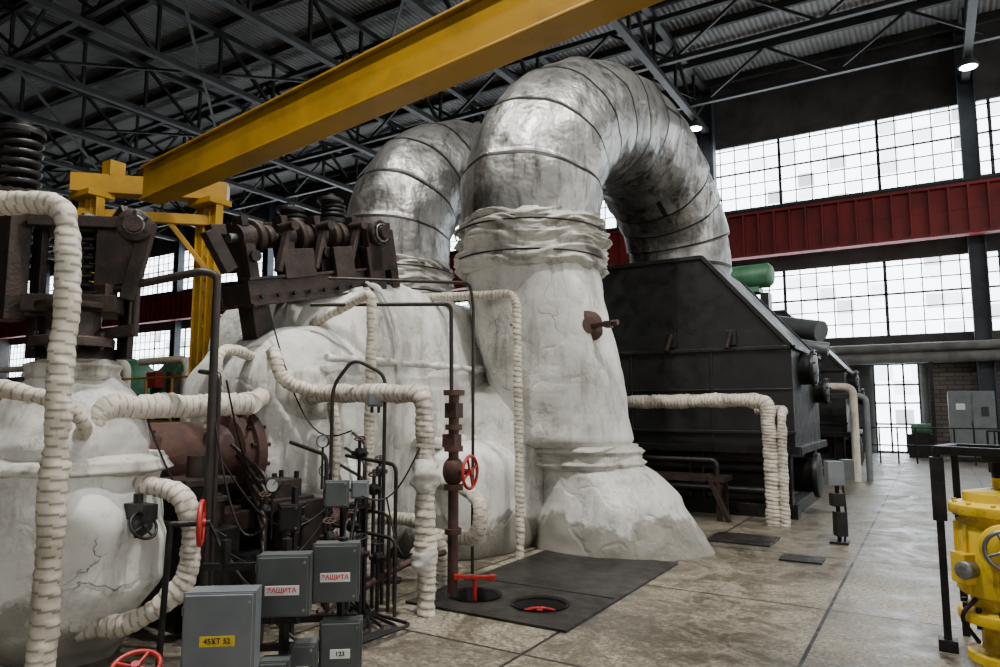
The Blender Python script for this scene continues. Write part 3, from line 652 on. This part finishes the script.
b=B(); b.wheel((-4.14,2.98,.95),(.66,.75,0),.14,M_RED); b.cyl((-4.26,2.84,.95),(-4.1,3.02,.95),.02,M_DARK,10); b.cyl((-4.26,2.84,.95),(-4.3,2.83,0),.02,M_DARK,10); b.build('red_handwheel')
b=B(); b.wheel((-3.45,2.15,.42),(.3,-.3,1),.11,M_RED); b.cyl((-3.45,2.15,0),(-3.45,2.15,.42),.02,M_DARK,10); b.lathe((-3.45,2.15,.15),(0,0,1),[(.03,0),(.06,.02),(.06,.12),(.03,.14)],M_DARK,16); b.build('red_handwheel')
# ---------------------------------------------------------------- floor plate with holes
outer=[V((HX0-.03,HY0-.03,0)),V((HX1+.03,HY0-.03,0)),V((HX1+.03,HY1+.03,0)),V((HX0-.03,HY1+.03,0))]
H=[(-3.62,5.45,.22),(-2.98,5.5,.23)]
holes=[[V((cx+r*math.cos(-2*math.pi*k/36),cy+r*math.sin(-2*math.pi*k/36),0)) for k in range(36)] for cx,cy,r in H]
tris=tessellate_polygon([outer]+holes); allv=outer+holes[0]+holes[1]
b=B(); zt=.022
b.add([v+V((0,0,zt)) for v in allv],[tuple(t) for t in tris],M_PLATE)
b.add([v for v in allv],[tuple(t) for t in tris],M_PLATE)
def rim(lst):
    n=len(lst); b.add([v for v in lst]+[v+V((0,0,zt)) for v in lst],[(i,(i+1)%n,(i+1)%n+n,i+n) for i in range(n)],M_PLATE)
rim(outer); rim(holes[0]); rim(holes[1])
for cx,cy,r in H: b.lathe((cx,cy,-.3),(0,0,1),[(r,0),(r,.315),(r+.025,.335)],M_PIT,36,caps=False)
b.box(((HX0+HX1)/2,6.0,.024),(1.5,.012,.006),M_PIT)
b.build('steel_floor_plate')
b=B(); b.wheel((-2.98,5.5,-.05),(0,0,1),.14,M_RED); b.cyl((-2.98,5.5,-1.5),(-2.98,5.5,-.05),.03,M_DARK,10); b.build('valve_handwheel')
b=B(); b.cyl((-3.62,5.45,-1.5),(-3.62,5.45,.17),.02,M_RED,10); b.box((-3.62,5.45,.18),(.3,.045,.03),M_RED,.5); b.box((-3.76,5.375,.18),(.06,.07,.045),M_RED,.5);b.box((-3.48,5.525,.18),(.06,.07,.045),M_RED,.5); b.build('valve_tee_handle',.004)
b=B(); b.box((-2.2,9.6,.012),(.8,.7,.024),M_PLATE); b.build('steel_floor_plate',.004)
b=B(); b.box((-1.35,8.7,.01),(.45,.35,.02),M_PLATE); b.build('steel_floor_plate',.004)
# ---------------------------------------------------------------- junction boxes
RZ=math.radians(38)
def jbox(px,py,z0,w,h,d,mat,label=None,ltype=0,rz=RZ):
    fr=V((math.sin(rz),-math.cos(rz),0)); sx=V((math.cos(rz),math.sin(rz),0)); c=V((px,py,(z0+h/2)))
    R=Matrix.Rotation(rz,3,'Z'); b=B()
    b.box(c,(w,d,h),mat,R=R); b.box(c+fr*(d/2+.008),(w-.012,.02,h-.012),mat,R=R)
    b.box(c+fr*(d/2-.01),(w+.014,.012,h+.014),mat,R=R)
    for zz in(-.3,.3): b.cyl(c-sx*(w/2+.004)+fr*(d/2)+V((0,0,zz*h-.02)),c-sx*(w/2+.004)+fr*(d/2)+V((0,0,zz*h+.02)),.007,mat,8)
    for zz in(-.4,.4): b.cyl(c+sx*(w/2-.02)+fr*(d/2+.01)+V((0,0,zz*h)),c+sx*(w/2-.02)+fr*(d/2+.026)+V((0,0,zz*h)),.007,M_CHROME,8)
    for k in(-.25,.25): b.cyl(c+sx*k*w+V((0,0,-h/2-.06)),c+sx*k*w+V((0,0,-h/2)),.014,M_DARK,8)
    if label: b.box(c+fr*(d/2+.019)+V((0,0,-.02)),(w*.66 if ltype==0 else w*.5,.003,.05),M_LABEL if ltype!=2 else M_YELV,R=R)
    o=b.build('electrical_junction_box',.005)
    if label: text(o,label,.035,c+fr*(d/2+.0215)+V((0,0,-.02)),rz,M_LTXT if ltype==0 else M_BTXT,'label_text')
jbox(-3.07,2.36,.40,.33,.40,.16,M_GREYL,'45ХТ 52',2)
jbox(-3.06,2.74,.60,.27,.31,.14,M_GREY,'ЗАЩИТА')
jbox(-2.97,3.04,.62,.25,.31,.14,M_GREY,'ЗАЩИТА')
jbox(-2.93,3.05,.22,.22,.29,.13,M_GREY,'123',1)
jbox(-2.98,2.82,.22,.13,.22,.12,M_GREY,'21',1)
jbox(-3.0,2.64,.18,.14,.22,.12,M_GREY,'22',1)
jbox(-4.12,4.2,.92,.18,.2,.12,M_GREY)
jbox(-4.02,4.36,.98,.13,.13,.1,M_GREYL)
jbox(-4.25,4.78,1.72,.12,.12,.1,M_GREYL)
jbox(-4.15,3.75,.8,.14,.18,.1,M_DARK)
b=B(); fr=V((math.sin(RZ),-math.cos(RZ),0)); sx=V((math.cos(RZ),math.sin(RZ),0))
base=V((-3.03,2.9,0))-fr*.12
for k in(-.5,-.16,.16): 
    p=base+sx*k; b.beam(p,p+V((0,0,.95)),.04,.04,M_DARK)
for z in(.35,.5,.8): b.beam(base-sx*.62+V((0,0,z)),base+sx*.25+V((0,0,z)),.03,.04,M_DARK)
b.build('box_mounting_frame')
b=B()
for x,y in((-4.15,4.3),(-4.05,4.45),(-4.2,3.83)): b.beam((x,y,0),(x,y,1.1),.03,.04,M_DARK)
b.box((-4.1,4.38,.9),(.25,.03,.04),M_DARK,.9); b.build('box_mounting_frame')
# ---------------------------------------------------------------- control post by aisle
b=B(); x,y=-1.1,10.0
b.beam((x,y,0),(x,y,1.02),.05,.05,M_DARK); b.box((x,y,.015),(.22,.22,.03),M_DARK); b.box((x-.02,y-.06,.88),(.2,.14,.3),M_GREYL,.5); b.box((x+.12,y+.02,.92),(.14,.12,.26),M_GREY,.5); b.box((x,y-.05,.55),(.16,.12,.16),M_DARK,.5); b.box((x+.02,y-.04,.25),(.14,.12,.3),M_DARK,.5)
b.tube([(x+.06,y,.8),(x+.09,y,.4),(x+.06,y,.03)],.014,M_DARK,8)
b.build('local_control_post',.005)
# ---------------------------------------------------------------- yellow valve actuator
b=B(); x,y=.38,6.02
b.lathe((x,y,0),(0,0,1),[(.27,0),(.27,.05),(.18,.07),(.18,.2),(.22,.25),(.31,.26),(.31,.33),(.23,.35),(.23,.42),(.29,.44),(.29,.92),(.27,.94),(.27,.97),(.33,.975),(.33,1.04),(.24,1.06),(.24,1.12),(.12,1.14),(.06,1.15),(.06,1.22)],M_YELV,40)
b.bolts((x,y,.3),(0,0,1),.275,12,.02,.14,M_DARK); b.bolts((x,y,1.01),(0,0,1),.3,12,.018,.1,M_YELV)
for k in range(10):
    t=2*math.pi*k/10; b.box((x+.292*math.cos(t),y+.292*math.sin(t),.68),(.03,.03,.46),M_YELV,t)
b.lathe((x-.02,y-.2,.8),(-.05,-1,0),[(.12,0),(.13,.14),(.15,.14),(.15,.18),(.06,.2)],M_YELV,24); b.wheel((x-.03,y-.46,.8),(-.05,-1,0),.12,M_CHROME,.014)
b.box((x-.24,y-.16,.62),(.14,.14,.2),M_YELV,.6); b.lathe((x-.22,y-.2,.62),(-.5,-.86,0),[(.06,0),(.06,.1),(.03,.11)],M_CHROME,16)
b.tube([(x-.2,y-.15,.42),(x-.31,y-.2,.3),(x-.2,y-.1,.12)],.015,M_DARK,8)
b.build('yellow_valve_actuator',.004)
b=B(); 
for x,y in((.0,6.05),(.85,5.5),(.12,6.5),(1.0,6.1)): b.beam((x,y,0),(x,y,1.42),.05,.05,M_DARK)
zz=1.4
b.beam((.0,6.05,zz),(.85,5.5,zz),.06,.06,M_DARK); b.beam((.12,6.5,zz),(1.0,6.1,zz),.06,.06,M_DARK); b.beam((.0,6.05,zz),(.12,6.5,zz),.06,.06,M_DARK); b.beam((.85,5.5,zz),(1.0,6.1,zz),.06,.06,M_DARK)
b.box((.0,6.05,.04),(.12,.12,.08),M_DARK); b.lathe((.38,6.02,1.22),(0,0,1),[(.06,0),(.06,.18)],M_DARK,16)
b.beam((.36,5.83,1.36),(.48,6.33,1.36),.2,.05,M_DARK); b.beam((.0,6.05,.9),(.0,6.05,1.35),.09,.09,M_DARK)
b.build('steel_guard_stand',.005)
# ---------------------------------------------------------------- far right objects
b=B(); b.box((1.05,27.4,1.2),(1.25,.7,2.1),M_GREYL); b.box((1.05,27.4,.08),(1.25,.7,.16),M_DARK)
for x in(.72,1.36): b.box((x,27.03,1.2),(.58,.03,1.95),M_GREYL)
b.box((.75,27.0,1.75),(.25,.02,.2),M_LABEL); b.box((1.05,27.0,1.2),(.03,.04,.2),M_DARK); b.box((1.4,27.0,1.6),(.2,.02,.3),M_BTXT)
b.build('electrical_cabinet',.01)
b=B()
for k in range(9): b.cyl((-2.0+.5*k,25.4,0),(-2.0+.5*k,25.4,1.1),.025,M_DARK,8)
for z in(.55,1.1): b.cyl((-2.0,25.4,z),(2.0,25.4,z),.025,M_DARK,8)
b.build('safety_railing')
b=B()
for k in range(6): b.cyl((1.2+.7*k,23,0),(1.2+.7*k,23,1.1),.03,M_DARK,8)
for z in(.55,1.1): b.cyl((1.2,23,z),(4.7,23,z),.03,M_DARK,8)
b.build('safety_railing')
b=B(); b.box((2.6,28.6,.5),(1.2,.8,1.0),M_RUST); b.cyl((2.2,28.3,1.1),(3.0,28.3,1.1),.25,M_DARK,16); b.box((2.6,28.6,1.3),(.4,.4,.6),M_DARK); b.build('feed_pump')
b=B(); b.box((-.4,28.8,.4),(.8,.6,.8),M_DARK); b.cyl((-.7,28.8,.95),(-.1,28.8,.95),.22,M_GREEN,16); b.box((-.4,28.8,.8),(.5,.4,.1),M_DARK); b.build('feed_pump')
for (x,y) in((-20.3,14.6),(-25.0,14.0),(-29.5,19)):
    b=B(); b.box((x,y,.8),(3.6,2.4,1.6),M_DARK); b.lathe((x-1.6,y,2.3),(1,0,0),[(.5,0),(1.0,.05),(1.1,.3),(1.1,2.8),(1.0,3.1),(.5,3.2)],M_GREEN,32)
    for k in range(4): b.lathe((x-1.2+k*.8,y,2.3),(1,0,0),[(1.14,0),(1.14,.08)],M_GREEN,32)
    b.box((x+.3,y-1.2,1.9),(1.2,.4,.8),M_GREEN); b.box((x-.9,y-1.25,2.6),(.5,.3,.5),M_REDB); b.build('green_generator')
b=B()
for k in range(5): 
    x=-15.5-2.6*k; b.box((x,11.0,1.0),(1.6,1.6,2.0),M_DARK); b.cyl((x-.5,10.6,2.0),(x-.5,10.6,2.6),.2,M_RUST); b.tube([(x,10.6,2.0),(x,10.6,2.9),(x-2,10.6,2.9)],.1,M_WRAP,12,.3)
b.build('auxiliary_plant')
b=B()
for k in range(16): b.cyl((-13.6-1.0*k,9.6,0),(-13.6-1.0*k,9.6,2.4),.03,M_YEL,8)
for z in(1.4,1.9,2.4): b.cyl((-13.6,9.6,z),(-28.6,9.6,z),.025,M_YEL,8)
b.build('safety_railing')
b=B(); b.box((-11,14.5,1.6),(5,5,3.2),M_BLACK); b.lathe((-11,12,3.2),(0,1,0),[(1.2,0),(1.3,.1),(1.3,4.8),(1.2,5)],M_BLACK,32); b.build('turbine_enclosure')
# ---------------------------------------------------------------- world
w=bpy.data.worlds.new('world'); bpy.context.scene.world=w; w.use_nodes=True
w.node_tree.nodes['Background'].inputs[0].default_value=(.8,.9,1,1); w.node_tree.nodes['Background'].inputs[1].default_value=.6
# ---------------------------------------------------------------- camera
cd=bpy.data.cameras.new('camera'); cam=bpy.data.objects.new('camera',cd); bpy.context.scene.collection.objects.link(cam)
cd.lens=25.2; cd.sensor_width=36; cd.clip_end=300
cam.location=(0,0,1.7); cam.rotation_euler=(math.radians(96.1),0,math.radians(31.6))
bpy.context.scene.camera=cam
